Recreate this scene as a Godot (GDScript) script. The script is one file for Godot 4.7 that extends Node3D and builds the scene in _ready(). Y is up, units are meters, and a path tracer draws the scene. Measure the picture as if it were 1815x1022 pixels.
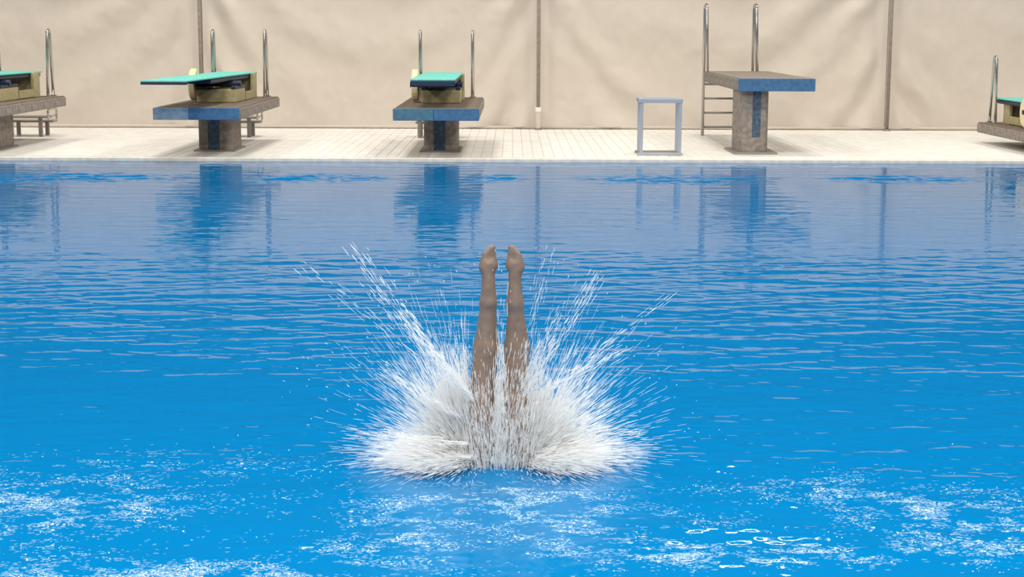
extends Node3D
# An indoor diving pool: a diver has just gone in head first; springboard stands and a platform on the far deck.

const WATER_FAR := -19.72
const DECK := 0.04
const WALL_Z := -25.85
var rng := RandomNumberGenerator.new()
var M := {}
var used := {}
var wave_k := PackedVector2Array()
var wave_a := PackedFloat32Array()
var wave_p := PackedFloat32Array()
var fine_k := PackedVector2Array()
var fine_p := PackedFloat32Array()
var n_low := FastNoiseLite.new()
var n_foam := FastNoiseLite.new()
var n_fine := FastNoiseLite.new()

# ------------------------------------------------------------------ helpers
func numbered(called: String) -> String:
	var k: int = used.get(called, 0)
	used[called] = k + 1
	return called if k == 0 else "%s_%03d" % [called, k]

func tag(o: Node, label: String, category: String, group := "", kind := "") -> void:
	o.set_meta("label", label)
	if category: o.set_meta("category", category)
	if group: o.set_meta("group", group)
	if kind: o.set_meta("kind", kind)

func thing(called: String, label: String, category: String, at := Vector3.ZERO, group := "", turn := 0.0) -> Node3D:
	var o := Node3D.new()
	o.name = numbered(called)
	add_child(o)
	o.position = at
	o.rotation.y = turn
	tag(o, label, category, group)
	return o

func st_new() -> SurfaceTool:
	var st := SurfaceTool.new()
	st.begin(Mesh.PRIMITIVE_TRIANGLES)
	st.set_smooth_group(-1)
	return st

func put(called: String, mesh: Mesh, m: Material, parent: Node = null) -> MeshInstance3D:
	var o := MeshInstance3D.new()
	o.mesh = mesh
	o.material_override = m
	if parent == null:
		o.name = numbered(called)
		add_child(o)
	else:
		o.name = called
		parent.add_child(o, true)
	return o

func build(st: SurfaceTool, called: String, m: Material, parent: Node = null) -> MeshInstance3D:
	st.generate_normals()
	return put(called, st.commit(), m, parent)

func tri(st: SurfaceTool, a: Vector3, b: Vector3, c: Vector3, inside: Vector3) -> void:
	var n := (c - a).cross(b - a)
	if n.dot((a + b + c) / 3.0 - inside) < 0.0:
		var t := b
		b = c
		c = t
	st.add_vertex(a)
	st.add_vertex(b)
	st.add_vertex(c)

func quad(st: SurfaceTool, a: Vector3, b: Vector3, c: Vector3, d: Vector3, inside: Vector3) -> void:
	tri(st, a, b, c, inside)
	tri(st, a, c, d, inside)

# a box with chamfered edges, given by its two corners
func bx(st: SurfaceTool, lo: Vector3, hi: Vector3, bevel := 0.008) -> void:
	var c := (lo + hi) / 2.0
	var h := (hi - lo) / 2.0
	var b := minf(bevel, minf(h.x, minf(h.y, h.z)) * 0.45)
	var v := func(s: Vector3, axis: int) -> Vector3:
		var q := Vector3(h.x - b, h.y - b, h.z - b)
		q[axis] = h[axis]
		return c + q * s
	for axis in 3:
		var u := (axis + 1) % 3
		var w := (axis + 2) % 3
		for s in [-1.0, 1.0]:
			var q := []
			for k in [[-1, -1], [1, -1], [1, 1], [-1, 1]]:
				var sg := Vector3.ZERO
				sg[axis] = s
				sg[u] = k[0]
				sg[w] = k[1]
				q.append(v.call(sg, axis))
			quad(st, q[0], q[1], q[2], q[3], c)
		for su in [-1.0, 1.0]:
			for sw in [-1.0, 1.0]:
				var s0 := Vector3.ZERO
				s0[u] = su
				s0[w] = sw
				var s1 := s0
				s0[axis] = -1.0
				s1[axis] = 1.0
				quad(st, v.call(s0, u), v.call(s1, u), v.call(s1, w), v.call(s0, w), c)
	for sx in [-1.0, 1.0]:
		for sy in [-1.0, 1.0]:
			for sz in [-1.0, 1.0]:
				var s := Vector3(sx, sy, sz)
				tri(st, v.call(s, 0), v.call(s, 1), v.call(s, 2), c)

func box(called: String, lo: Vector3, hi: Vector3, m: Material, parent: Node = null, bevel := 0.008) -> MeshInstance3D:
	var st := st_new()
	bx(st, lo, hi, bevel)
	return build(st, called, m, parent)

# a round tube along a polyline, closed at both ends
func tube(st: SurfaceTool, pts: Array, r: float, sides := 10) -> void:
	st.set_smooth_group(0)
	var rings := []
	var ref := Vector3.RIGHT
	for i in pts.size():
		var d: Vector3 = (pts[mini(i + 1, pts.size() - 1)] - pts[maxi(i - 1, 0)]).normalized()
		if absf(d.dot(ref)) > 0.95:
			ref = Vector3.FORWARD if absf(d.z) < 0.9 else Vector3.UP
		var u := (ref - d * ref.dot(d)).normalized()
		var w := d.cross(u)
		ref = u
		var ring := []
		for k in sides:
			var a := TAU * k / sides
			ring.append(pts[i] + (u * cos(a) + w * sin(a)) * r)
		rings.append(ring)
	for i in pts.size() - 1:
		var mid: Vector3 = (pts[i] + pts[i + 1]) / 2.0
		for k in sides:
			var k2 := (k + 1) % sides
			quad(st, rings[i][k], rings[i][k2], rings[i + 1][k2], rings[i + 1][k], mid)
	for e in [0, pts.size() - 1]:
		var inner: Vector3 = pts[1] if e == 0 else pts[pts.size() - 2]
		for k in sides:
			tri(st, pts[e], rings[e][k], rings[e][(k + 1) % sides], inner)
	st.set_smooth_group(-1)

# round rail path through corner points with rounded corners
func rounded(corners: Array, r: float, steps := 5) -> Array:
	var out := [corners[0]]
	for i in range(1, corners.size() - 1):
		var p: Vector3 = corners[i]
		var a: Vector3 = p + (corners[i - 1] - p).normalized() * r
		var b: Vector3 = p + (corners[i + 1] - p).normalized() * r
		for k in steps + 1:
			var t := float(k) / steps
			out.append(a.lerp(p, t).lerp(p.lerp(b, t), t))
	out.append(corners[-1])
	return out

# disc-like solid turned about the x axis: profile of (x, radius)
func lathe_x(st: SurfaceTool, prof: Array, at: Vector3, sides := 24) -> void:
	st.set_smooth_group(-1)
	for i in prof.size() - 1:
		for k in sides:
			var a := TAU * k / sides
			var b := TAU * (k + 1) / sides
			var p: Vector2 = prof[i]
			var q: Vector2 = prof[i + 1]
			var n := [Vector3(p.x, cos(a) * p.y, sin(a) * p.y), Vector3(p.x, cos(b) * p.y, sin(b) * p.y), Vector3(q.x, cos(b) * q.y, sin(b) * q.y), Vector3(q.x, cos(a) * q.y, sin(a) * q.y)]
			if p.y < 1e-5:
				tri(st, at + n[0], at + n[2], at + n[3], at)
			elif q.y < 1e-5:
				tri(st, at + n[0], at + n[1], at + n[2], at)
			else:
				quad(st, at + n[0], at + n[1], at + n[2], at + n[3], at)

func mat(c: Color, rough := 0.7, metal := 0.0, spec := 0.5) -> StandardMaterial3D:
	var m := StandardMaterial3D.new()
	m.albedo_color = c.linear_to_srgb()
	m.roughness = rough
	m.metallic = metal
	m.metallic_specular = spec
	return m

# grain: a noise texture that varies a colour a little, laid on in world space
func grainy(m: StandardMaterial3D, scale: float, low: float, seed_: int, frequency := 0.02, detail := 4) -> StandardMaterial3D:
	var n := FastNoiseLite.new()
	n.seed = seed_
	n.frequency = frequency
	n.fractal_octaves = detail
	var im := Image.create(256, 256, false, Image.FORMAT_RGB8)
	var src := n.get_seamless_image(256, 256)
	for y in 256:
		for x in 256:
			var g := lerpf(low, 1.0, src.get_pixel(x, y).r)
			im.set_pixel(x, y, Color(g, g, g))
	m.albedo_texture = ImageTexture.create_from_image(im)
	m.uv1_triplanar = true
	m.uv1_world_triplanar = true
	m.uv1_scale = Vector3.ONE * scale
	return m

# ------------------------------------------------------------------ scene
func _ready() -> void:
	rng.seed = 7
	# camera: a person's eye height on the near deck, long lens
	var cam := Camera3D.new()
	cam.name = "camera"
	add_child(cam)
	cam.position = Vector3(0, 1.6, 0)
	cam.rotation_degrees = Vector3(-9.17, 0, 0.2)
	cam.fov = 20.506
	cam.near = 0.1
	cam.far = 120.0
	cam.current = true
	var env := Environment.new()
	env.background_mode = Environment.BG_COLOR
	env.background_color = Color.BLACK
	env.tonemap_mode = Environment.TONE_MAPPER_LINEAR
	env.tonemap_exposure = 1.12
	env.sdfgi_enabled = true
	env.ssao_enabled = true
	env.ssil_enabled = true
	var we := WorldEnvironment.new()
	we.name = "environment"
	we.environment = env
	add_child(we)
	materials()
	# the hall's ceiling lamps plus one added row: luminous panels under the dark ceiling
	for z in [-22.5, -15.5, -8.5, -1.5, 5.0]:  # row behind the camera is added to light camera-facing sides
		for x in [-10.0, -3.4, 3.4, 10.0]:
			ceiling_lamp(Vector3(x, 8.6, z), 26.5 if z < -5.0 else 52.0)  # near rows boosted to brighten the splash front and near water
	hall()
	water()
	springboards()
	platform()
	stool()
	curtains()
	diver()
	splash()

func materials() -> void:
	M.tile = mat(Color(0.83, 0.80, 0.75), 0.45)
	M.tile_warm = mat(Color(0.80, 0.76, 0.70), 0.5)
	M.tile_pale = mat(Color(0.86, 0.84, 0.80), 0.45)
	M.grout = grainy(mat(Color(0.62, 0.57, 0.51), 0.9), 1.2, 0.75, 3)
	M.coping = grainy(mat(Color(0.84, 0.79, 0.71), 0.5), 1.4, 0.86, 4)
	M.gutter = mat(Color(0.22, 0.22, 0.24), 0.7)
	M.basin = grainy(mat(Color(0.02, 0.30, 0.72), 0.6), 0.8, 0.8, 5)
	M.hall_dark = grainy(mat(Color(0.008, 0.013, 0.022), 0.9), 0.5, 0.8, 6)
	M.lower_wall = grainy(mat(Color(0.30, 0.26, 0.22), 0.9), 0.5, 0.8, 7)
	M.concrete = grainy(mat(Color(0.36, 0.31, 0.275), 0.85), 1.8, 0.7, 8)
	M.mat_brown = grainy(mat(Color(0.27, 0.205, 0.15), 0.9), 2.5, 0.65, 9)
	M.blue_fascia = grainy(mat(Color(0.062, 0.185, 0.36), 0.5), 2.0, 0.8, 10)
	M.teal_fascia = grainy(mat(Color(0.085, 0.22, 0.32), 0.5), 2.0, 0.8, 11)
	M.pale_fascia = grainy(mat(Color(0.27, 0.38, 0.47), 0.55), 2.0, 0.82, 12)
	M.blue_stain = grainy(mat(Color(0.085, 0.15, 0.24), 0.7), 2.6, 0.55, 13)
	M.board = grainy(mat(Color(0.18, 0.68, 0.58), 0.75), 3.0, 0.86, 14)
	M.navy = mat(Color(0.012, 0.022, 0.055), 0.5)
	M.khaki = grainy(mat(Color(0.52, 0.45, 0.24), 0.6), 2.0, 0.82, 15)
	M.cream = mat(Color(0.80, 0.68, 0.42), 0.5)
	M.steel = mat(Color(0.50, 0.47, 0.44), 0.2, 0.8)
	M.dull_steel = mat(Color(0.30, 0.275, 0.25), 0.5, 0.4)
	M.painted_pole = grainy(mat(Color(0.34, 0.285, 0.235), 0.7), 2.0, 0.75, 16)
	M.white_plastic = mat(Color(0.78, 0.75, 0.70), 0.5)
	M.blue_grey = mat(Color(0.36, 0.40, 0.47), 0.45, 0.2)
	M.canvas = grainy(mat(Color(0.60, 0.535, 0.465), 0.95), 0.5, 0.975, 17, 0.03, 5)
	M.skin = grainy(mat(Color(0.245, 0.172, 0.13), 0.45), 4.0, 0.8, 18)
	M.trunks = mat(Color(0.02, 0.025, 0.05), 0.8)
	M.hair = mat(Color(0.03, 0.02, 0.015), 0.7)
	M.spray = mat(Color(0.965, 0.98, 0.985), 0.35)
	M.spray.backlight_enabled = true
	M.spray.backlight = Color(1, 1, 1)
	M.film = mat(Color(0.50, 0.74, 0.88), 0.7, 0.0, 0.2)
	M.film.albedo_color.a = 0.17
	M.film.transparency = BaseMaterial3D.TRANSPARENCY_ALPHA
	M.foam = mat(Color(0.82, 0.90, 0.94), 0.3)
	var w := StandardMaterial3D.new()
	w.resource_name = "pool_water"
	w.albedo_color = Color(0.0, 0.172, 0.44).linear_to_srgb()
	w.albedo_color.a = 0.80
	w.transparency = BaseMaterial3D.TRANSPARENCY_ALPHA
	w.roughness = 0.04
	w.metallic_specular = 0.22
	M.water = w
	var l := mat(Color(0.9, 0.9, 0.88), 0.6)
	l.emission_enabled = true
	l.emission = Color(1.0, 0.98, 0.94)
	l.emission_energy_multiplier = 6.0
	M.lamp_glow = l
	M.lamp_case = mat(Color(0.1, 0.1, 0.1), 0.6)

func ceiling_lamp(at: Vector3, energy: float) -> void:
	var t := thing("ceiling_lamp", "long luminous panel lamp hanging under the dark hall ceiling", "lamp", at, "ceiling lamps of the hall")
	box("housing", Vector3(-1.25, 0, -0.35), Vector3(1.25, 0.12, 0.35), M.lamp_case, t)
	box("diffuser", Vector3(-1.2, -0.03, -0.3), Vector3(1.2, -0.002, 0.3), M.lamp_glow, t)
	for s in [-1, 1]:
		var st := st_new()
		tube(st, [Vector3(s * 0.9, 0.12, 0), Vector3(s * 0.9, 0.9, 0)], 0.012, 6)
		build(st, "hanger", M.lamp_case, t)
	var l := AreaLight3D.new()
	l.name = "lamp_light"
	t.add_child(l, true)
	l.position = Vector3(0, -0.05, 0)
	l.rotation_degrees = Vector3(-90, 0, 0)
	l.area_size = Vector2(2.4, 0.6)
	l.area_normalize_energy = true
	l.light_color = Color(1.0, 0.98, 0.945)
	l.light_energy = energy
	l.area_range = 60.0
	l.shadow_enabled = true

# ------------------------------------------------------------------ the room
func struct(called: String, lo: Vector3, hi: Vector3, m: Material) -> MeshInstance3D:
	var o := box(called, lo, hi, m, null, 0.002)
	o.set_meta("kind", "structure")
	return o

func hall() -> void:
	var X := 14.0
	struct("wall_back", Vector3(-X, -0.3, WALL_Z - 0.5), Vector3(X, 9.5, WALL_Z - 0.25), M.hall_dark)
	struct("wall_left", Vector3(-X - 0.25, -0.3, WALL_Z - 0.5), Vector3(-X, 9.5, 8.25), M.hall_dark)
	struct("wall_right", Vector3(X, -0.3, WALL_Z - 0.5), Vector3(X + 0.25, 9.5, 8.25), M.hall_dark)
	struct("wall_front", Vector3(-X, -0.3, 8.0), Vector3(X, 9.5, 8.25), M.hall_dark)
	struct("ceiling", Vector3(-X - 0.25, 9.5, WALL_Z - 0.5), Vector3(X + 0.25, 9.75, 8.25), M.hall_dark)
	# far deck: a bed of grout with separate tiles on it
	var fl := Node3D.new()
	fl.name = "floor"
	add_child(fl)
	fl.set_meta("kind", "structure")
	box("deck_bed", Vector3(-X, -0.25, WALL_Z - 0.25), Vector3(X, DECK - 0.006, WATER_FAR - 0.16), M.grout, fl, 0.002)
	box("near_deck_bed", Vector3(-X, -0.25, -2.0), Vector3(X, DECK, 8.0), M.coping, fl, 0.002)
	for s in [-1, 1]:
		box("side_deck_bed", Vector3(minf(s * X, s * 13.0), -0.25, WATER_FAR - 0.16), Vector3(maxf(s * X, s * 13.0), DECK, -2.0), M.coping, fl, 0.002)
	box("coping", Vector3(-13, -0.03, WATER_FAR - 0.155), Vector3(13, DECK + 0.004, WATER_FAR), M.coping, fl, 0.01)
	var pitch_x := 0.132
	var pitch_z := 0.255
	var st := st_new()
	bx(st, Vector3(-0.0635, -0.012, -0.1245), Vector3(0.0635, 0, 0.1245), 0.003)
	st.generate_normals()
	var tm := st.commit()
	var mats: Array = [M.tile, M.tile_warm, M.tile_pale, M.tile]
	var rest := [[], [], []]
	var z0 := WATER_FAR - 0.16 - 0.1275
	for r in 24:
		for c in range(-75, 76):
			var p := Vector3((c + 0.5) * pitch_x, DECK, z0 - r * pitch_z)
			var k := rng.randi() % 4
			if r < 3 and absi(c) <= 49 and c < 50:
				var o := put("deck_tile", tm, mats[k], fl)
				o.position = p
			else:
				rest[k % 3].append(p)
	for k in 3:
		var mm := MultiMesh.new()
		mm.transform_format = MultiMesh.TRANSFORM_3D
		mm.mesh = tm
		mm.instance_count = rest[k].size()
		for i in rest[k].size():
			mm.set_instance_transform(i, Transform3D(Basis(), rest[k][i]))
		var mi := MultiMeshInstance3D.new()
		mi.name = "deck_tiles"
		mi.multimesh = mm
		mi.material_override = mats[k]
		fl.add_child(mi, true)
		mi.set_meta("kind", "stuff")
	# the basin
	var b := Node3D.new()
	b.name = "pool_basin"
	add_child(b)
	b.set_meta("kind", "structure")
	box("basin_floor", Vector3(-13.2, -4.3, WATER_FAR - 0.2), Vector3(13.2, -4.0, -1.8), M.basin, b, 0.002)
	box("basin_wall", Vector3(-13.2, -4.0, WATER_FAR - 0.16), Vector3(13.2, -0.03, WATER_FAR), M.basin, b, 0.002)
	box("basin_wall", Vector3(-13.2, -4.0, -2.0), Vector3(13.2, -0.03, -1.8), M.basin, b, 0.002)
	for s in [-1, 1]:
		box("basin_wall", Vector3(minf(s * 13.0, s * 13.2), -4.0, WATER_FAR), Vector3(maxf(s * 13.0, s * 13.2), -0.03, -2.0), M.basin, b, 0.002)

# ------------------------------------------------------------------ water
const FOAM_AND_REFLECTION := [  # foam, and painted reflection under the diver: x, z, radius x, radius z, strength
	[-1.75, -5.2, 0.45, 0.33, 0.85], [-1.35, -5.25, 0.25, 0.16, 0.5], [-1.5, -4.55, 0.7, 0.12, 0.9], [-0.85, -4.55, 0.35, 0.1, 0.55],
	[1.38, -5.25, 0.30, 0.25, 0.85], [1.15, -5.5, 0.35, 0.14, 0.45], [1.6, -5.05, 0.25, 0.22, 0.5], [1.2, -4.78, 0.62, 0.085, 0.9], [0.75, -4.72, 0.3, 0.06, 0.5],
	[-0.34, -5.0, 0.16, 0.2, 0.85], [-0.46, -4.72, 0.22, 0.14, 0.6], [0.15, -5.05, 0.22, 0.3, 0.65], [0.45, -4.75, 0.22, 0.12, 0.55], [-0.03, -5.35, 0.24, 0.25, 0.85],  # pale wedge below the diver: reflection of splash and legs laid on as colour
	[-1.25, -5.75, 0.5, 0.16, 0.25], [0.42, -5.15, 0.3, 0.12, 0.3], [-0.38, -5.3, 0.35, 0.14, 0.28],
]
const RUFFLED := [  # wind-ruffled patches by the far edge: x, z, radius x, radius z
	[-4.9, -17.4, 1.3, 0.62], [-2.1, -17.45, 0.75, 0.55], [-0.2, -17.55, 0.35, 0.5], [1.75, -17.45, 1.05, 0.6], [4.3, -17.6, 0.85, 0.55], [6.3, -17.7, 0.5, 0.5],
]

func foam_and_reflection_at(x: float, z: float) -> float:
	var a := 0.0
	for g in FOAM_AND_REFLECTION:
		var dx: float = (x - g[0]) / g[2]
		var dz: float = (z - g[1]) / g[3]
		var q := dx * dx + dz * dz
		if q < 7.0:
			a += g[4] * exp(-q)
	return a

func wave(x: float, z: float) -> Vector3:   # height and its two slopes
	var d := -z
	var low := n_low.get_noise_2d(x * 1.1, z * 2.6)
	var far := clampf((d - 6.6) / 2.2, 0.0, 1.0)
	var calm := clampf((d - 10.2) / 2.5, 0.0, 1.0)
	var e := lerpf(lerpf(0.78, 1.05, far), 0.50, calm) * (1.0 + 0.9 * low)
	for g in RUFFLED:
		var dx: float = (x - g[0]) / g[2]
		var dz: float = (z - g[1]) / g[3]
		var q := dx * dx + dz * dz
		if q < 6.0:
			e += 3.6 * exp(-q * q)
	var h := 0.0
	var sx := 0.0
	var sz := 0.0
	for i in wave_a.size():
		var ph := wave_k[i].x * x + wave_k[i].y * z + wave_p[i]
		var a := wave_a[i] * e
		h += a * sin(ph)
		var c := a * cos(ph)
		sx += c * wave_k[i].x
		sz += c * wave_k[i].y
	if d < 9.5:
		var near := 0.016 * clampf((9.5 - d) / 3.0, 0.0, 1.0) * clampf(0.55 + 1.3 * low, 0.1, 1.5)
		for i in fine_k.size():
			var c := near * cos(fine_k[i].x * x + fine_k[i].y * z + fine_p[i])
			sx += c * fine_k[i].x / fine_k[i].length()
			sz += c * fine_k[i].y / fine_k[i].length()
			h += near / fine_k[i].length() * sin(fine_k[i].x * x + fine_k[i].y * z + fine_p[i])
	# the bulge that the diver pushes up and its first ring
	var rx := x + 0.05
	var rz := z + 5.78
	var r := sqrt(rx * rx + rz * rz) + 1e-4
	if r < 1.6:
		var g := exp(-r * 2.2)
		var b := 0.012 * g * cos(r * 12.0)
		var db := 0.012 * (-2.2 * g * cos(r * 12.0) - 12.0 * g * sin(r * 12.0))
		h += b
		sx += db * rx / r
		sz += db * rz / r
	return Vector3(h, sx, sz)

func water() -> void:
	n_low.seed = 11
	n_low.frequency = 0.22
	n_low.fractal_octaves = 3
	n_foam.seed = 5
	n_foam.frequency = 5.0
	n_foam.fractal_octaves = 4
	n_fine.seed = 8
	n_fine.frequency = 16.0
	n_fine.fractal_octaves = 2
	for i in 9:      # short ripples that show only on the near water
		var k9 := TAU / (0.048 + 0.004 * i)
		var an := rng.randfn(0.0, 0.5)
		fine_k.append(Vector2(sin(an), cos(an)) * k9)
		fine_p.append(rng.randf() * TAU)
	for i in 26:
		var lam := 0.075 * pow(6.5, float(i) / 25.0)
		var ang := rng.randfn(0.0, 0.34)
		var k := TAU / lam
		wave_k.append(Vector2(sin(ang), cos(ang)) * k)
		wave_a.append(0.0115 / k * (1.0 - 0.45 * i / 25.0))
		wave_p.append(rng.randf() * TAU)
	var xs := [-13.0, -11.0, -9.0]
	var x := -7.6
	while x < 7.61:
		xs.append(x)
		x += 0.05 if absf(x) > 1.9 else 0.03
	xs.append_array([9.0, 11.0, 13.0])
	var zs := [-2.0, -2.8, -3.4, -3.8]
	var z := -4.1
	while z > WATER_FAR:
		zs.append(z)
		z -= 0.016 if z > -6.5 else 0.026
	zs.append(WATER_FAR)
	var v := PackedVector3Array()
	var n := PackedVector3Array()
	for zz in zs:
		for xx in xs:
			var w := wave(xx, zz)
			v.append(Vector3(xx, w.x, zz))
			n.append(Vector3(-w.y, 1.0, -w.z).normalized())
	var ix := PackedInt32Array()
	var w_ := xs.size()
	for j in zs.size() - 1:
		for i in w_ - 1:
			var a := j * w_ + i
			ix.append_array([a, a + w_, a + 1, a + 1, a + w_, a + w_ + 1])
	var arr := []
	arr.resize(Mesh.ARRAY_MAX)
	arr[Mesh.ARRAY_VERTEX] = v
	arr[Mesh.ARRAY_NORMAL] = n
	arr[Mesh.ARRAY_INDEX] = ix
	var am := ArrayMesh.new()
	am.add_surface_from_arrays(Mesh.PRIMITIVE_TRIANGLES, arr)
	var o := put("pool_water", am, M.water)
	tag(o, "bright blue rippled water filling the diving pool", "water", "", "stuff")
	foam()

func scatter(called: String, mesh: Mesh, m: Material, list: Array, parent: Node = null) -> MultiMeshInstance3D:
	var mm := MultiMesh.new()
	mm.transform_format = MultiMesh.TRANSFORM_3D
	mm.mesh = mesh
	mm.instance_count = list.size()
	for i in list.size():
		mm.set_instance_transform(i, list[i])
	var mi := MultiMeshInstance3D.new()
	mi.multimesh = mm
	mi.material_override = m
	if parent == null:
		mi.name = numbered(called)
		add_child(mi)
	else:
		mi.name = called
		parent.add_child(mi, true)
	mi.set_meta("kind", "stuff")
	return mi

func foam() -> void:
	var s := SphereMesh.new()
	s.radius = 1.0
	s.height = 2.0
	s.radial_segments = 6
	s.rings = 3
	# rafts of tiny bubbles and the painted reflection under the diver: thin low domes
	var dome := st_new()
	dome.set_smooth_group(0)
	for k in 8:
		var a := TAU * k / 8.0
		var b := TAU * (k + 1) / 8.0
		tri(dome, Vector3(0, 1, 0), Vector3(cos(a), 0, sin(a)), Vector3(cos(b), 0, sin(b)), Vector3(0, -1, 0))
	dome.generate_normals()
	var dm := dome.commit()
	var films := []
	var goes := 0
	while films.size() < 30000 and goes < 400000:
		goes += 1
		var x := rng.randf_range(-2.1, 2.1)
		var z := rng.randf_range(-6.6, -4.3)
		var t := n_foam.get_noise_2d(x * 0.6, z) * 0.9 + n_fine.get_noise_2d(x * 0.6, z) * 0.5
		if rng.randf() < foam_and_reflection_at(x, z) * clampf(0.22 + 0.9 * t, 0.0, 1.0):
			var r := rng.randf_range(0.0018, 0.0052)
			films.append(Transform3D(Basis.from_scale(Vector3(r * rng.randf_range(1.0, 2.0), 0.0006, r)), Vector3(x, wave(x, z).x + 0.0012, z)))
	var fi := scatter("bubble_and_reflection_film", dm, M.film, films)
	tag(fi, "pale bubble film and painted splash reflection in streaks over the near water", "foam", "", "stuff")
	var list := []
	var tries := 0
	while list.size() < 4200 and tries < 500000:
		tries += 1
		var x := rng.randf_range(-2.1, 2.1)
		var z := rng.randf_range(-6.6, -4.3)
		var a := foam_and_reflection_at(x, z)
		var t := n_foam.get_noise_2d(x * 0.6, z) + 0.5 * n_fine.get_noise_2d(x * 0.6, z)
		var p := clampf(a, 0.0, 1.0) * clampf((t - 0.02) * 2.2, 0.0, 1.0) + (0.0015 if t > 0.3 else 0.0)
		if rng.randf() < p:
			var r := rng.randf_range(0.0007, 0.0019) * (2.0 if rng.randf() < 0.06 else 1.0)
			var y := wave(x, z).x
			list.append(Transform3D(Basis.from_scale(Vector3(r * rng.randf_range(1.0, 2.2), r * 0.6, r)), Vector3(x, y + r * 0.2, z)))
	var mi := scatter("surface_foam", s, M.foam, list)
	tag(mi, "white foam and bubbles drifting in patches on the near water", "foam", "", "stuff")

# ------------------------------------------------------------------ springboard stands
func hoop(called: String, at: Vector3, h: float, m: Material, parent: Node, wide := 0.28, narrow := 0.1) -> MeshInstance3D:
	var st := st_new()
	var path := rounded([at + Vector3(0, 0, wide / 2), at + Vector3(0, h, narrow / 2), at + Vector3(0, h, -narrow / 2), at + Vector3(0, 0, -wide / 2)], 0.045)
	tube(st, path, 0.021, 10)
	for s in [-1.0, 1.0]:
		lathe_y(st, at + Vector3(0, 0, s * wide / 2), 0.045, 0.015)
	return build(st, called, m, parent)

func lathe_y(st: SurfaceTool, at: Vector3, r: float, h: float, sides := 14) -> void:
	var mid := at + Vector3(0, h / 2, 0)
	for k in sides:
		var a := TAU * k / sides
		var b := TAU * (k + 1) / sides
		var p := Vector3(cos(a), 0, sin(a)) * r
		var q := Vector3(cos(b), 0, sin(b)) * r
		quad(st, at + p, at + q, at + q + Vector3(0, h, 0), at + p + Vector3(0, h, 0), mid)
		tri(st, at + Vector3(0, h, 0), at + p + Vector3(0, h, 0), at + q + Vector3(0, h, 0), mid)
		tri(st, at, at + p, at + q, mid)

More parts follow.
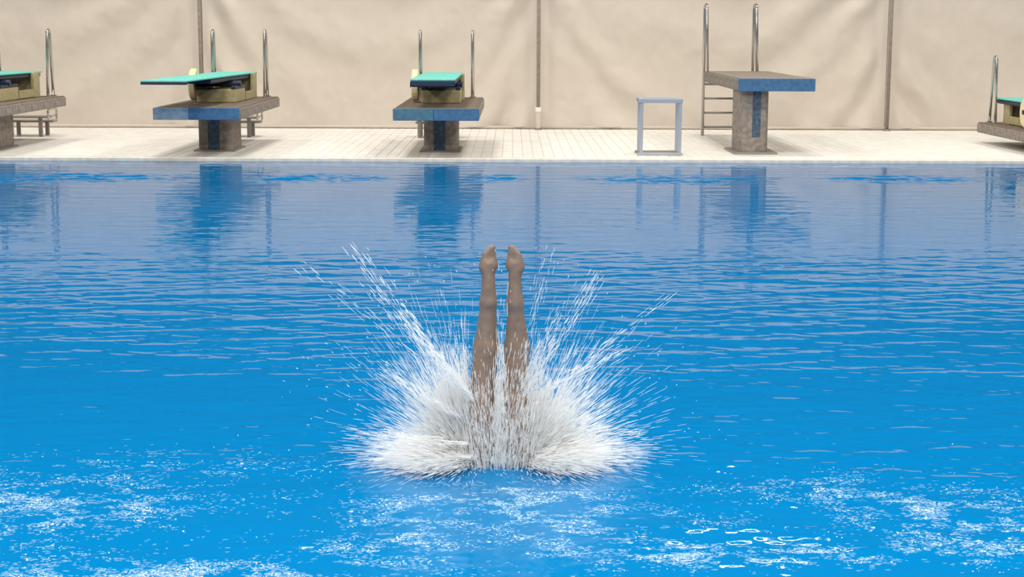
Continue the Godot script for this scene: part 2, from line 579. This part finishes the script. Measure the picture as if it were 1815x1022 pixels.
# one stand: concrete pier and slab, blue fascia, rails, and the springboard with its fulcrum on top
func springboard_stand(label: String, cx: float, top: float, front_tones: Array, step: bool, tip := 3.3, yaw := 0.0) -> void:
	var t := thing("springboard_stand", label, "diving board", Vector3(cx, DECK, -21.0), "springboard stands along the far deck")
	var y := top - DECK            # slab top above the deck
	var th := 0.145
	# heights below are above the deck, z relative to -21
	var slab := box("slab", Vector3(-0.53, y - th, -2.05), Vector3(0.53, y - 0.012, 1.36), M.concrete, t, 0.012)
	box("top_mat", Vector3(-0.515, y - 0.012, -2.03), Vector3(0.515, y, 1.35), M.mat_brown, slab, 0.004)
	var f0 := -0.53
	for p in front_tones:  # front face split into side-by-side parts by tone
		box("fascia_panel", Vector3(f0 + 0.002, y - th - 0.004, 1.36), Vector3(f0 + p[0] - 0.002, y - 0.002, 1.385), p[1], slab, 0.004)
		f0 += p[0]
	# pier with rounded front corners, a foot and a blue run-down stripe
	var pr := y - th
	var st := st_new()
	var prof := []
	for k in 9:
		var a := PI * 0.5 * k / 8.0
		prof.append(Vector2(0.22 - 0.09 + 0.09 * sin(a), 0.2 - 0.09 + 0.09 * cos(a)))
	var loop := []
	for k in 9: loop.append(prof[k])
	loop.append(Vector2(0.22, -0.55))
	loop.append(Vector2(-0.22, -0.55))
	for k in range(8, -1, -1): loop.append(Vector2(-prof[k].x, prof[k].y))
	var mid := Vector3(0, pr / 2, -0.15)
	for k in loop.size():
		var a: Vector2 = loop[k]
		var b: Vector2 = loop[(k + 1) % loop.size()]
		quad(st, Vector3(a.x, 0, a.y), Vector3(b.x, 0, b.y), Vector3(b.x, pr, b.y), Vector3(a.x, pr, a.y), mid)
		tri(st, Vector3(0, pr, -0.15), Vector3(a.x, pr, a.y), Vector3(b.x, pr, b.y), mid)
	var pier := build(st, "pier", M.concrete, t)
	if pr > 0.2:
		box("paint_stripe", Vector3(-0.085, 0.012, 0.196), Vector3(0.065, pr - 0.006, 0.206), M.blue_stain, pier, 0.004)
	box("pier_foot", Vector3(-0.27, 0.0, -0.6), Vector3(0.27, 0.02, 0.25), M.dull_steel, pier, 0.006)
	# handrails at the back
	for s in [-1, 1]:
		hoop("handrail", Vector3(s * 0.37, y, -1.85), 0.93, M.steel, t)
	# springboard: long plank over a rubber-dark core, hinged at the rear anchor
	var by := y + 0.335
	var b := box("board", Vector3(-0.275, 0, -tip), Vector3(0.275, 0.02, 0.0), M.board, t, 0.009)
	b.position = Vector3(-0.04, by, -1.95)
	b.rotation.y = yaw + PI
	box("board_core", Vector3(-0.26, -0.06, -tip + (0.07 if tip < 4.0 else 1.3)), Vector3(0.26, 0, -0.03), M.navy, b, 0.016)
	box("tip_edge", Vector3(-0.275, -0.075 if tip < 4.0 else -0.03, -tip - 0.012), Vector3(0.275, 0.004, -tip + 0.05), M.navy, b, 0.022)
	# fulcrum box, roller, side wheel and rear anchor
	var fb := box("fulcrum_box", Vector3(-0.255, y, -0.75), Vector3(0.255, y + 0.175, 0.02), M.khaki, t, 0.012)
	for s in [-1, 1]:
		box("guide_rail", Vector3(s * 0.225 - 0.03, y + 0.172, -0.75), Vector3(s * 0.225 + 0.03, y + 0.215, 0.015), M.navy, fb, 0.006)
	var r := st_new()
	lathe_x(r, [Vector2(-0.27, 0), Vector2(-0.27, 0.04), Vector2(0.27, 0.04), Vector2(0.27, 0)], Vector3(0, y + 0.237, -0.35), 16)
	build(r, "fulcrum_roller", M.navy, t)
	var w := st_new()
	lathe_x(w, [Vector2(-0.035, 0), Vector2(-0.04, 0.14), Vector2(-0.045, 0.195), Vector2(-0.03, 0.21), Vector2(0.03, 0.21), Vector2(0.045, 0.195), Vector2(0.04, 0.14), Vector2(0.035, 0)], Vector3(-0.355, y + 0.225, -0.35), 28)
	var wheel := build(w, "adjusting_wheel", M.cream, t)
	var hb := st_new()
	lathe_x(hb, [Vector2(-0.07, 0), Vector2(-0.07, 0.03), Vector2(0.12, 0.03), Vector2(0.12, 0)], Vector3(-0.355, y + 0.225, -0.35), 12)
	build(hb, "wheel_axle", M.navy, wheel)
	var an := st_new()
	for s in [-1.0, 1.0]:
		bx(an, Vector3(s * 0.235 - 0.025, y, -1.72), Vector3(s * 0.235 + 0.025, by + 0.015, -1.45), 0.006)
	bx(an, Vector3(-0.21, y, -1.68), Vector3(0.21, by - 0.04, -1.55), 0.006)
	build(an, "rear_anchor", M.khaki, t)
	for s in [-1, 1]:
		box("side_plate", Vector3(s * 0.262 - 0.008, y + 0.01, -1.45), Vector3(s * 0.262 + 0.008, y + 0.12, -0.75), M.khaki, t, 0.003)
	if step: access_step(cx)

func access_step(cx: float) -> void:
	var near: String = {"-695": "farthest from the ladder platform", "-388": "in the middle of the row", "-94": "nearest the ladder platform"}[str(roundi(cx * 100))]
	var t := thing("access_step", "low grey metal step behind the springboard stand " + near, "step", Vector3(cx - 0.18, DECK, -23.75), "access steps behind the stands")
	for k in 2:
		box("tread", Vector3(-0.32, 0.20 + 0.075 * k, -0.2 + 0.24 * k), Vector3(0.32, 0.232 + 0.075 * k, 0.03 + 0.24 * k), M.dull_steel, t, 0.006)
	for x in [-0.25, 0.18]:
		for z in [-0.14, 0.2]:
			box("leg", Vector3(x - 0.028, 0, z - 0.02), Vector3(x + 0.028, 0.2 if z < 0 else 0.275, z + 0.02), M.dull_steel, t, 0.005)
	var st := st_new()
	tube(st, rounded([Vector3(0.315, 0.24, -0.18), Vector3(0.315, 0.40, -0.18), Vector3(0.315, 0.40, 0.26), Vector3(0.315, 0.24, 0.26)], 0.04), 0.016, 8)
	tube(st, [Vector3(0.315, 0.3, -0.18), Vector3(0.315, 0.3, 0.26)], 0.012, 8)
	build(st, "side_guard", M.steel, t)

func springboards() -> void:
	springboard_stand("teal springboard stand farthest from the ladder platform, cream anchor on a grey slab", -6.95, 0.66, [[0.45, M.pale_fascia], [0.61, M.blue_fascia]], true, 4.15, -0.03)
	springboard_stand("teal springboard stand with half pale, half bright blue front, middle of three alike", -3.88, 0.66, [[0.44, M.pale_fascia], [0.62, M.blue_fascia]], true, 4.15, -0.04)
	springboard_stand("teal springboard stand with dark blue front, the one nearest the ladder platform", -0.94, 0.66, [[0.50, M.teal_fascia], [0.56, M.blue_fascia]], true)
	springboard_stand("low teal springboard stand whose grey slab lies just above the deck", 7.22, 0.33, [[1.06, M.blue_fascia]], false)

# ------------------------------------------------------------------ one-metre platform
func platform() -> void:
	var t := thing("diving_platform", "flat concrete diving platform with blue front edge, tall rails and a ladder", "platform", Vector3(3.37, DECK, -22.4))
	var y := 0.975
	var slab := box("slab", Vector3(-0.49, y - 0.16, -1.9), Vector3(0.49, y - 0.01, 1.9), M.concrete, t, 0.012)
	box("top_mat", Vector3(-0.475, y - 0.01, -1.88), Vector3(0.475, y, 1.885), grainy(mat(Color(0.36, 0.30, 0.24), 0.9), 2.2, 0.7, 31), slab, 0.004)
	box("fascia_panel", Vector3(-0.49, y - 0.163, 1.9), Vector3(0.49, y - 0.002, 1.925), M.blue_fascia, slab, 0.004)
	var st := st_new()
	# round-cornered pier
	var cx := -0.25
	var loop := []
	for k in 40:
		var a := TAU * k / 40.0
		var ca := cos(a)
		var sa := sin(a)
		loop.append(Vector2(cx + 0.20 * signf(ca) * pow(absf(ca), 0.45), 1.35 + 0.42 * signf(sa) * pow(absf(sa), 0.45)))
	var h := y - 0.16
	var mid := Vector3(cx, h / 2, 1.35)
	for k in 40:
		var a: Vector2 = loop[k]
		var b: Vector2 = loop[(k + 1) % 40]
		quad(st, Vector3(a.x, 0, a.y), Vector3(b.x, 0, b.y), Vector3(b.x, h, b.y), Vector3(a.x, h, a.y), mid)
		tri(st, Vector3(cx, h, 1.35), Vector3(a.x, h, a.y), Vector3(b.x, h, b.y), mid)
	var pier := build(st, "pier", M.concrete, t)
	box("paint_stripe", Vector3(cx - 0.03, 0.22, 1.76), Vector3(cx + 0.075, h - 0.005, 1.776), M.blue_stain, pier, 0.004)
	box("pier_foot", Vector3(cx - 0.27, 0, 0.9), Vector3(cx + 0.3, 0.025, 1.83), M.dull_steel, pier, 0.006)
	# ladder at the back whose stiles run up into the handrails
	for x in [-0.48, 0.26]:
		var ld := st_new()
		tube(ld, rounded([Vector3(x, 0, -1.94), Vector3(x, y + 0.98, -1.94), Vector3(x, y + 0.98, -1.72), Vector3(x, y, -1.5)], 0.06), 0.024, 10)
		build(ld, "handrail", M.steel, t)
	for k in 4:
		var rg := st_new()
		tube(rg, [Vector3(-0.48, 0.13 + 0.215 * k, -1.94), Vector3(0.26, 0.13 + 0.215 * k, -1.94)], 0.016, 8)
		build(rg, "rung", M.dull_steel, t)

# ------------------------------------------------------------------ stool frame by the platform
func stool() -> void:
	var t := thing("stool_frame", "open blue-grey metal stool frame on the deck beside the ladder platform", "stool", Vector3(1.885, DECK, -20.55))
	var w := 0.245
	var d := 0.2
	var h := 0.72
	for x in [-w, w]:
		for z in [-d, d]:
			box("leg", Vector3(x - 0.02, 0, z - 0.02), Vector3(x + 0.02, h - 0.03, z + 0.02), M.blue_grey, t, 0.005)
	var st := st_new()
	for z in [-d, d]:
		bx(st, Vector3(-w - 0.04, h - 0.055, z - 0.03), Vector3(w + 0.03, h, z + 0.03), 0.006)
	for x in [-w, w]:
		bx(st, Vector3(x - 0.025, h - 0.05, -d), Vector3(x + 0.025, h - 0.004, d), 0.006)
	build(st, "top_frame", M.blue_grey, t)
	for z in [-d, d]:
		box("base_bar", Vector3(-w - 0.05, 0.0, z - 0.022), Vector3(w + 0.04, 0.035, z + 0.022), M.dull_steel if z < 0 else M.blue_grey, t, 0.005)

# ------------------------------------------------------------------ curtains and their poles
func curtains() -> void:
	var poles := [-10.5, -4.97, 0.41, 6.0, 11.5]
	var names := ["beige canvas curtain hung behind the springboard stand farthest from the ladder platform", "beige canvas curtain behind the two right-hand teal springboards, between two poles", "beige canvas curtain hung behind the ladder platform and the stool frame", "beige canvas curtain hung behind the low springboard stand"]
	names[1] = "beige canvas curtain with swag folds behind the stand nearest the ladder platform"
	var top := 2.75
	var n := FastNoiseLite.new()
	n.seed = 3
	n.frequency = 0.7
	for k in 4:
		var x0: float = poles[k] + 0.004
		var x1: float = poles[k + 1] - 0.004
		var nx := 110
		var ny := 70
		var v := PackedVector3Array()
		var ix := PackedInt32Array()
		for j in ny + 1:
			for i in nx + 1:
				var u := 2.0 * i / nx - 1.0
				var y := lerpf(DECK + 0.035, top, float(j) / ny)
				var x := lerpf(x0, x1, float(i) / nx)
				# swags hanging from the two top corners, weaker towards the middle
				var ph := (y - 2.3 * u * u) * 6.0 + 1.6 * n.get_noise_2d(x * 0.5, y * 0.5 + 20.0 * k)
				var soft := n.get_noise_2d(x * 0.6 + 9.0, y * 0.6 + 7.0 * k)
				var a := 0.05 * (0.25 + absf(u)) * clampf((1.0 - absf(u)) * 7.0, 0.0, 1.0) * clampf(0.7 + soft * 1.6, 0.0, 1.4)
				var z := WALL_Z + 0.03 + a * sin(ph) + 0.05 * soft * (1.0 - u * u) 
				v.append(Vector3(x, y, z))
		for j in ny:
			for i in nx:
				var a := j * (nx + 1) + i
				ix.append_array([a, a + nx + 1, a + 1, a + 1, a + nx + 1, a + nx + 2])
		var st := SurfaceTool.new()
		st.begin(Mesh.PRIMITIVE_TRIANGLES)
		st.set_smooth_group(0)
		for q in v: st.add_vertex(q)
		for q in ix: st.add_index(q)
		st.generate_normals()
		var t := thing("canvas_curtain", names[k], "curtain", Vector3.ZERO, "canvas curtains along the back of the deck")
		put("canvas", st.commit(), M.canvas, t)
		var hem := st_new()
		tube(hem, [Vector3(x0, DECK + 0.03, WALL_Z + 0.03), Vector3(x1, DECK + 0.03, WALL_Z + 0.03)], 0.026, 8)
		build(hem, "bottom_hem", M.canvas, t)
		var rod := st_new()
		tube(rod, [Vector3(x0, top, WALL_Z + 0.03), Vector3(x1, top, WALL_Z + 0.03)], 0.03, 8)
		build(rod, "top_rod", M.dull_steel, t)
	var where := ["", "behind the middle springboard stand", "with a white clamp low down, between springboards and ladder platform", "between the ladder platform and the low springboard stand", ""]
	for k in [1, 2, 3]:
		var t := thing("curtain_pole", "thin brown upright curtain pole " + where[k], "pole", Vector3(poles[k], DECK, WALL_Z + 0.21), "curtain poles")
		var st := st_new()
		tube(st, [Vector3(0, 0.02, 0), Vector3(0, 2.85, 0)], 0.029, 12)
		build(st, "shaft", M.painted_pole, t)
		var fo := st_new()
		lathe_y(fo, Vector3.ZERO, 0.06, 0.03, 16)
		build(fo, "foot_plate", M.painted_pole, t)
		if k == 2:
			var c := st_new()
			lathe_y(c, Vector3(0, 0.29, 0), 0.05, 0.07, 16)
			build(c, "clamp", M.white_plastic, t)
			var sl := st_new()
			lathe_y(sl, Vector3(0, 0.02, 0), 0.042, 0.27, 16)
			build(sl, "sleeve", M.canvas, t)

# ------------------------------------------------------------------ the diver: one continuous body meshed from tapered bones
func field(p: Vector3, bones: Array, k: float) -> float:
	var d := 9.0
	for b in bones:
		var a: Vector3 = b[0]
		var ab: Vector3 = b[1] - a
		var t := clampf((p - a).dot(ab) / maxf(ab.length_squared(), 1e-9), 0.0, 1.0)
		var q := p - a - ab * t
		if b.size() > 4: q.z *= b[4]
		var e: float = q.length() - lerpf(b[2], b[3], t)
		var h := clampf(0.5 + 0.5 * (d - e) / k, 0.0, 1.0)
		d = lerpf(d, e, h) - k * h * (1.0 - h)
	return d

func nets(bones: Array, lo: Vector3, hi: Vector3, cell: float, k: float) -> ArrayMesh:
	var nx := int((hi.x - lo.x) / cell) + 2
	var ny := int((hi.y - lo.y) / cell) + 2
	var nz := int((hi.z - lo.z) / cell) + 2
	var g := PackedFloat32Array()
	g.resize(nx * ny * nz)
	for y in ny:
		var py := lo.y + y * cell
		var near := []
		for b in bones:
			var r: float = maxf(b[2], b[3]) + 0.05
			if py > minf(b[0].y, b[1].y) - r and py < maxf(b[0].y, b[1].y) + r: near.append(b)
		for z in nz:
			for x in nx:
				g[(y * nz + z) * nx + x] = field(Vector3(lo.x + x * cell, py, lo.z + z * cell), near, k) if near else 9.0
	var at := {}
	var v := PackedVector3Array()
	var n := PackedVector3Array()
	var off := [Vector3i(0, 0, 0), Vector3i(1, 0, 0), Vector3i(0, 1, 0), Vector3i(1, 1, 0), Vector3i(0, 0, 1), Vector3i(1, 0, 1), Vector3i(0, 1, 1), Vector3i(1, 1, 1)]
	var edges := [[0, 1], [2, 3], [4, 5], [6, 7], [0, 2], [1, 3], [4, 6], [5, 7], [0, 4], [1, 5], [2, 6], [3, 7]]
	for y in ny - 1:
		for z in nz - 1:
			for x in nx - 1:
				var i0 := (y * nz + z) * nx + x
				if g[i0] > cell * 3.0 or g[i0] < -cell * 3.0: continue
				var c := [g[i0], g[i0 + 1], g[i0 + nx * nz], g[i0 + nx * nz + 1], g[i0 + nx], g[i0 + nx + 1], g[i0 + nx * nz + nx], g[i0 + nx * nz + nx + 1]]
				var neg := 0
				for q in c: neg += 1 if q < 0.0 else 0
				if neg == 0 or neg == 8: continue
				var s := Vector3.ZERO
				var m := 0
				for e in edges:
					var a: float = c[e[0]]
					var b: float = c[e[1]]
					if (a < 0.0) != (b < 0.0):
						s += Vector3(off[e[0]]).lerp(Vector3(off[e[1]]), a / (a - b))
						m += 1
				at[i0] = v.size()
				v.append(lo + (Vector3(x, y, z) + s / m) * cell)
				n.append(Vector3(c[1] + c[3] + c[5] + c[7] - c[0] - c[2] - c[4] - c[6], c[2] + c[3] + c[6] + c[7] - c[0] - c[1] - c[4] - c[5], c[4] + c[5] + c[6] + c[7] - c[0] - c[1] - c[2] - c[3]).normalized())
	var ix := PackedInt32Array()
	var step := [1, nx * nz, nx]
	for y in range(1, ny - 1):
		for z in range(1, nz - 1):
			for x in range(1, nx - 1):
				var i0 := (y * nz + z) * nx + x
				for a in 3:
					var i1: int = i0 + step[a]
					if (g[i0] < 0.0) == (g[i1] < 0.0): continue
					var u: int = step[(a + 1) % 3]
					var w: int = step[(a + 2) % 3]
					var q := [i0, i0 - u, i0 - u - w, i0 - w]
					if not (at.has(q[0]) and at.has(q[1]) and at.has(q[2]) and at.has(q[3])): continue
					for tr in [[0, 1, 2], [0, 2, 3]]:
						var A: int = at[q[tr[0]]]
						var B: int = at[q[tr[1]]]
						var C: int = at[q[tr[2]]]
						if (v[C] - v[A]).cross(v[B] - v[A]).dot(n[A] + n[B] + n[C]) < 0.0:
							ix.append_array([A, C, B])
						else:
							ix.append_array([A, B, C])
	var arr := []
	arr.resize(Mesh.ARRAY_MAX)
	arr[Mesh.ARRAY_VERTEX] = v
	arr[Mesh.ARRAY_NORMAL] = n
	arr[Mesh.ARRAY_INDEX] = ix
	var am := ArrayMesh.new()
	am.add_surface_from_arrays(Mesh.PRIMITIVE_TRIANGLES, arr)
	return am

func V(x: float, y: float, z: float) -> Vector3:
	return Vector3(x, y, z)

func diver() -> void:
	# head down, legs up; y is height above the water, +z is the front of the body
	var t := thing("person", "diver plunging in head first, bare legs upright above the white splash", "person", Vector3(-0.05, 0, -5.80))
	var low := []
	var legs := []
	for s in [-1.0, 1.0]:
		var lean := 0.012
		legs += [
			[V(s * 0.078, -0.24, 0), V(s * 0.066, 0.16, 0.012), 0.082, 0.056],           # thigh
			[V(s * 0.062, 0.16, 0.018), V(s * 0.062, 0.24, 0.012), 0.054, 0.047],        # knee
			[V(s * 0.060, 0.24, -0.004), V(s * 0.058 + lean, 0.44, -0.016), 0.046, 0.047],# upper calf
			[V(s * 0.058 + lean, 0.44, -0.016), V(s * 0.050 + lean, 0.605, -0.002), 0.045, 0.029],
			[V(s * 0.050 + lean, 0.605, -0.002), V(s * 0.049 + lean, 0.64, -0.022), 0.029, 0.027], # heel
			[V(s * 0.049 + lean, 0.62, 0.004), V(s * 0.049 + lean, 0.755, 0.006), 0.028, 0.023],   # instep
			[V(s * 0.040 + lean, 0.752, 0.004), V(s * 0.062 + lean, 0.738, 0.002), 0.019, 0.017],   # ball
		]
		for q in 5:
			var fx: float = s * (0.026 + 0.0125 * q) + lean
			legs.append([V(fx, 0.745, 0.004), V(fx + s * (0.006 - 0.004 * q), 0.826 - 0.009 * q - (0.004 if q == 0 else 0.0), 0.010), 0.0105 if q == 0 else 0.0085, 0.0085 if q == 0 else 0.0065])
	low += [
		[V(-0.075, -0.27, 0), V(0.075, -0.27, 0), 0.092, 0.092],
		[V(0, -0.30, 0), V(0, -0.46, 0.005), 0.105, 0.095],
		[V(-0.04, -0.46, 0.005), V(-0.075, -0.70, 0.0), 0.085, 0.098], [V(0.04, -0.46, 0.005), V(0.075, -0.70, 0.0), 0.085, 0.098],
		[V(-0.13, -0.79, 0), V(0.13, -0.79, 0), 0.065, 0.065], [V(0, -0.80, 0), V(0, -0.90, 0.01), 0.055, 0.05],
		[V(0, -0.98, 0.012), V(0, -1.02, 0.01), 0.078, 0.082], [V(0, -0.915, 0.05), V(0, -0.95, 0.06), 0.03, 0.04],
		[V(0, -0.965, 0.088), V(0, -0.99, 0.092), 0.016, 0.010], [V(-0.085, -0.985, 0), V(-0.085, -1.01, 0), 0.014, 0.014], [V(0.085, -0.985, 0), V(0.085, -1.01, 0), 0.014, 0.014],
	]
	for s in [-1.0, 1.0]:
		low += [[V(s * 0.155, -0.81, 0), V(s * 0.12, -1.10, 0.0), 0.052, 0.040], [V(s * 0.12, -1.10, 0), V(s * 0.045, -1.35, 0.01), 0.038, 0.025],
			[V(s * 0.045, -1.36, 0.01), V(s * 0.040, -1.44, 0.01), 0.024, 0.026, 1.5]]
		for q in 4:
			var fx: float = s * (0.020 + 0.017 * q)
			var long: float = [0.072, 0.082, 0.076, 0.060][q]
			low += [[V(fx, -1.44, 0.01), V(fx, -1.44 - long * 0.5, 0.016), 0.0088, 0.0082], [V(fx, -1.44 - long * 0.5, 0.016), V(fx - s * 0.002, -1.44 - long, 0.014), 0.0082, 0.007]]
		low += [[V(s * 0.026, -1.38, 0.02), V(s * 0.008, -1.42, 0.036), 0.011, 0.0095], [V(s * 0.008, -1.42, 0.036), V(s * 0.006, -1.455, 0.04), 0.0095, 0.008]]
	var bones := legs + low
	var body := nets(bones, V(-0.24, -1.56, -0.14), V(0.24, 0.84, 0.14), 0.0095, 0.016)
	put("body", body, M.skin, t)
	var hips := []
	for b in bones:
		if (b[0].y < -0.2 and b[0].y > -0.32): hips.append([b[0], b[0].lerp(b[1], 0.35 if b[1].y > 0 else 0.5), b[2] + 0.006, b[2] + 0.003])
	hips.append([V(-0.075, -0.27, 0), V(0.075, -0.27, 0), 0.098, 0.098])
	put("swim_trunks", nets(hips, V(-0.24, -0.48, -0.16), V(0.24, -0.05, 0.16), 0.012, 0.03), M.trunks, t)
	put("hair", nets([[V(0, -1.0, -0.012), V(0, -1.035, 0.0), 0.088, 0.084]], V(-0.12, -1.15, -0.13), V(0.12, -0.88, 0.12), 0.012, 0.02), M.hair, t)

# ------------------------------------------------------------------ splash: thrown drops and threads of water
func thread(p: Vector3, dir: Vector3, long: float, r: float) -> Transform3D:
	var y := dir.normalized()
	var x := y.cross(Vector3(0.3, 0.1, 1.0)).normalized()
	var z := x.cross(y)
	return Transform3D(Basis(x * r, y * long, z * r), p)

func splash() -> void:
	var t := thing("water_splash", "white burst of spray and thrown water around the diver's legs", "splash", Vector3(-0.05, 0, -5.80))
	t.set_meta("kind", "stuff")
	var s := SphereMesh.new()
	s.radius = 1.0
	s.height = 2.0
	s.radial_segments = 6
	s.rings = 4
	var r := RandomNumberGenerator.new()
	r.seed = 21
	# each side: lumps of white water at the root, drawn out into ever finer threads
	for side in [-1.0, 1.0]:
		var many := 1.0 if side < 0 else 0.72
		var lumps := []
		for i in int(2600 * many):
			var el := deg_to_rad(absf(r.randfn(0.0, 9.0)) + 1.0)
			var az := r.randfn(0.15, 0.34)
			var d := Vector3(side * cos(el) * cos(az), sin(el), cos(el) * sin(az))
			var reach := 0.02 + absf(r.randfn(0.0, 0.12)) * (1.0 + 0.5 * n_foam.get_noise_2d(el * 9.0, az * 2.0 + side))
			var p := d * reach + Vector3(side * 0.10, 0.012, 0.0)
			var thick := 0.0075 * exp(-reach / 0.15)
			lumps.append(thread(p, d, thick * r.randf_range(3.0, 7.0), thick * r.randf_range(0.4, 0.9)))
		for i in int(1100 * many):
			var el := deg_to_rad(clampf(r.randfn(66.0 if side < 0 else 52.0, 14.0), 10.0, 86.0))
			var az := r.randfn(0.0, 0.5)
			var d := Vector3(side * cos(el) * cos(az), sin(el), cos(el) * sin(az) * 0.7)
			var reach := 0.02 + absf(r.randfn(0.0, 0.12)) * (1.0 + 0.6 * n_foam.get_noise_2d(el * 4.0, az * 2.0 + 3.0 * side))
			var p := d * reach + Vector3(side * 0.10, 0.03, 0.0)
			var thick := 0.0060 * exp(-reach / 0.13)
			lumps.append(thread(p, d, thick * r.randf_range(2.5, 6.0), thick * r.randf_range(0.5, 1.0)))
		scatter("white_water", s, M.spray, lumps, t)
		var list := []
		for i in int(12500 * many):
			var el := deg_to_rad(absf(r.randfn(0.0, 12.0)) + 1.0)
			var az := r.randfn(0.2, 0.48)
			var d := Vector3(side * cos(el) * cos(az), sin(el), cos(el) * sin(az))
			var reach := 0.08 + absf(r.randfn(0.0, 0.125)) * (1.15 if side > 0 else 1.0)
			reach *= 1.0 + 0.35 * n_foam.get_noise_2d(el * 9.0, az * 3.0 + side)
			var p := d * reach + Vector3(side * 0.09, 0.008 - 0.3 * maxf(0.0, reach - 0.2) * sin(el), 0.0)
			var out := clampf(reach / 0.4, 0.0, 1.0)
			list.append(thread(p, d + Vector3(0, -0.2 * reach, 0), r.randf_range(0.005, 0.015) * (1.0 + 1.5 * out), r.randf_range(0.00045, 0.0011) * (1.15 - 0.6 * out)))
		scatter("spray_wing", s, M.spray, list, t)
		list = []
		for i in int(13500 * many):
			var el := deg_to_rad(clampf(r.randfn(60.0 if side < 0 else 48.0, 18.0), 6.0, 86.0))
			var az := r.randfn(0.0, 0.55)
			var d := Vector3(side * cos(el) * cos(az), sin(el), cos(el) * sin(az) * 0.7)
			var strand := n_foam.get_noise_2d(el * 3.0 + 40.0 * side, az * 1.2)
			var reach := 0.06 + absf(r.randfn(0.0, 0.15)) * (1.0 + 0.9 * strand)
			var p := d * reach + Vector3(side * 0.10, 0.02, 0.0)
			var out := clampf(reach / 0.5, 0.0, 1.0)
			list.append(thread(p, d, r.randf_range(0.005, 0.016) * (1.0 + 1.6 * out), r.randf_range(0.00045, 0.0010) * (1.15 - 0.65 * out)))
		scatter("spray_plume", s, M.spray, list, t)
	# long thin jets
	var jets := [[-0.12, 0.30, -0.53, 0.84, 260], [-0.10, 0.28, -0.33, 0.58, 320], [-0.14, 0.3, -0.47, 0.72, 220], [-0.15, 0.2, -0.42, 0.40, 200], [-0.12, 0.1, -0.55, 0.17, 160], [-0.10, 0.05, -0.52, 0.02, 200],
		[0.10, 0.28, 0.36, 0.74, 260], [0.09, 0.3, 0.22, 0.60, 200], [0.12, 0.24, 0.46, 0.44, 220], [0.1, 0.1, 0.52, 0.12, 200], [0.12, 0.06, 0.5, 0.02, 160], [0.08, 0.35, 0.19, 0.82, 90], [-0.2, 0.35, -0.72, 0.80, 70], [0.2, 0.3, 0.62, 0.62, 60]]
	for j in jets:
		var a := Vector3(j[0], j[1], r.randf_range(-0.05, 0.12))
		var b := Vector3(j[2], j[3], a.z + r.randf_range(-0.05, 0.15))
		var list := []
		for i in j[4]:
			var f := pow(r.randf(), 1.5)
			var p := a.lerp(b, f) + Vector3(r.randfn(0, 0.011), r.randfn(0, 0.011), r.randfn(0, 0.012)) * (0.4 + 1.3 * f)
			list.append(thread(p, b - a + Vector3(r.randfn(0, 0.03), 0, 0), r.randf_range(0.006, 0.026), r.randf_range(0.0004, 0.0010)))
		scatter("jet", s, M.spray, list, t)
	# water dragged up round and between the legs
	var veil := []
	for i in 9500:
		var a := r.randf() * TAU
		var h := absf(r.randfn(0.0, 0.16))
		var rad := 0.075 + 0.05 * r.randf() + 0.02 * h
		var p := Vector3(cos(a) * (rad + 0.05), h + 0.005, sin(a) * rad)
		veil.append(thread(p, Vector3(cos(a) * 0.25 + r.randfn(0, 0.1), 1.0, sin(a) * 0.2), r.randf_range(0.006, 0.026), r.randf_range(0.0004, 0.0010)))
	for i in 1700:
		var h := absf(r.randfn(0.0, 0.19)) + 0.01
		var p := Vector3(0.008 + r.randfn(0, 0.013), minf(h, 0.7), r.randf_range(-0.03, 0.085))
		veil.append(thread(p, Vector3(r.randfn(0, 0.06), 1.0, 0), r.randf_range(0.008, 0.03), r.randf_range(0.0005, 0.0012)))
	scatter("leg_veil", s, M.spray, veil, t)
	# stray drops
	var drops := []
	for i in 260:
		var a := deg_to_rad(r.randf_range(8, 172))
		var q := r.randf_range(0.3, 0.85)
		var p := Vector3(cos(a) * q, sin(a) * q * 0.98, r.randfn(0.05, 0.15))
		drops.append(thread(p, p, r.randf_range(0.001, 0.006), r.randf_range(0.0007, 0.0013)))
	scatter("stray_drops", s, M.spray, drops, t)
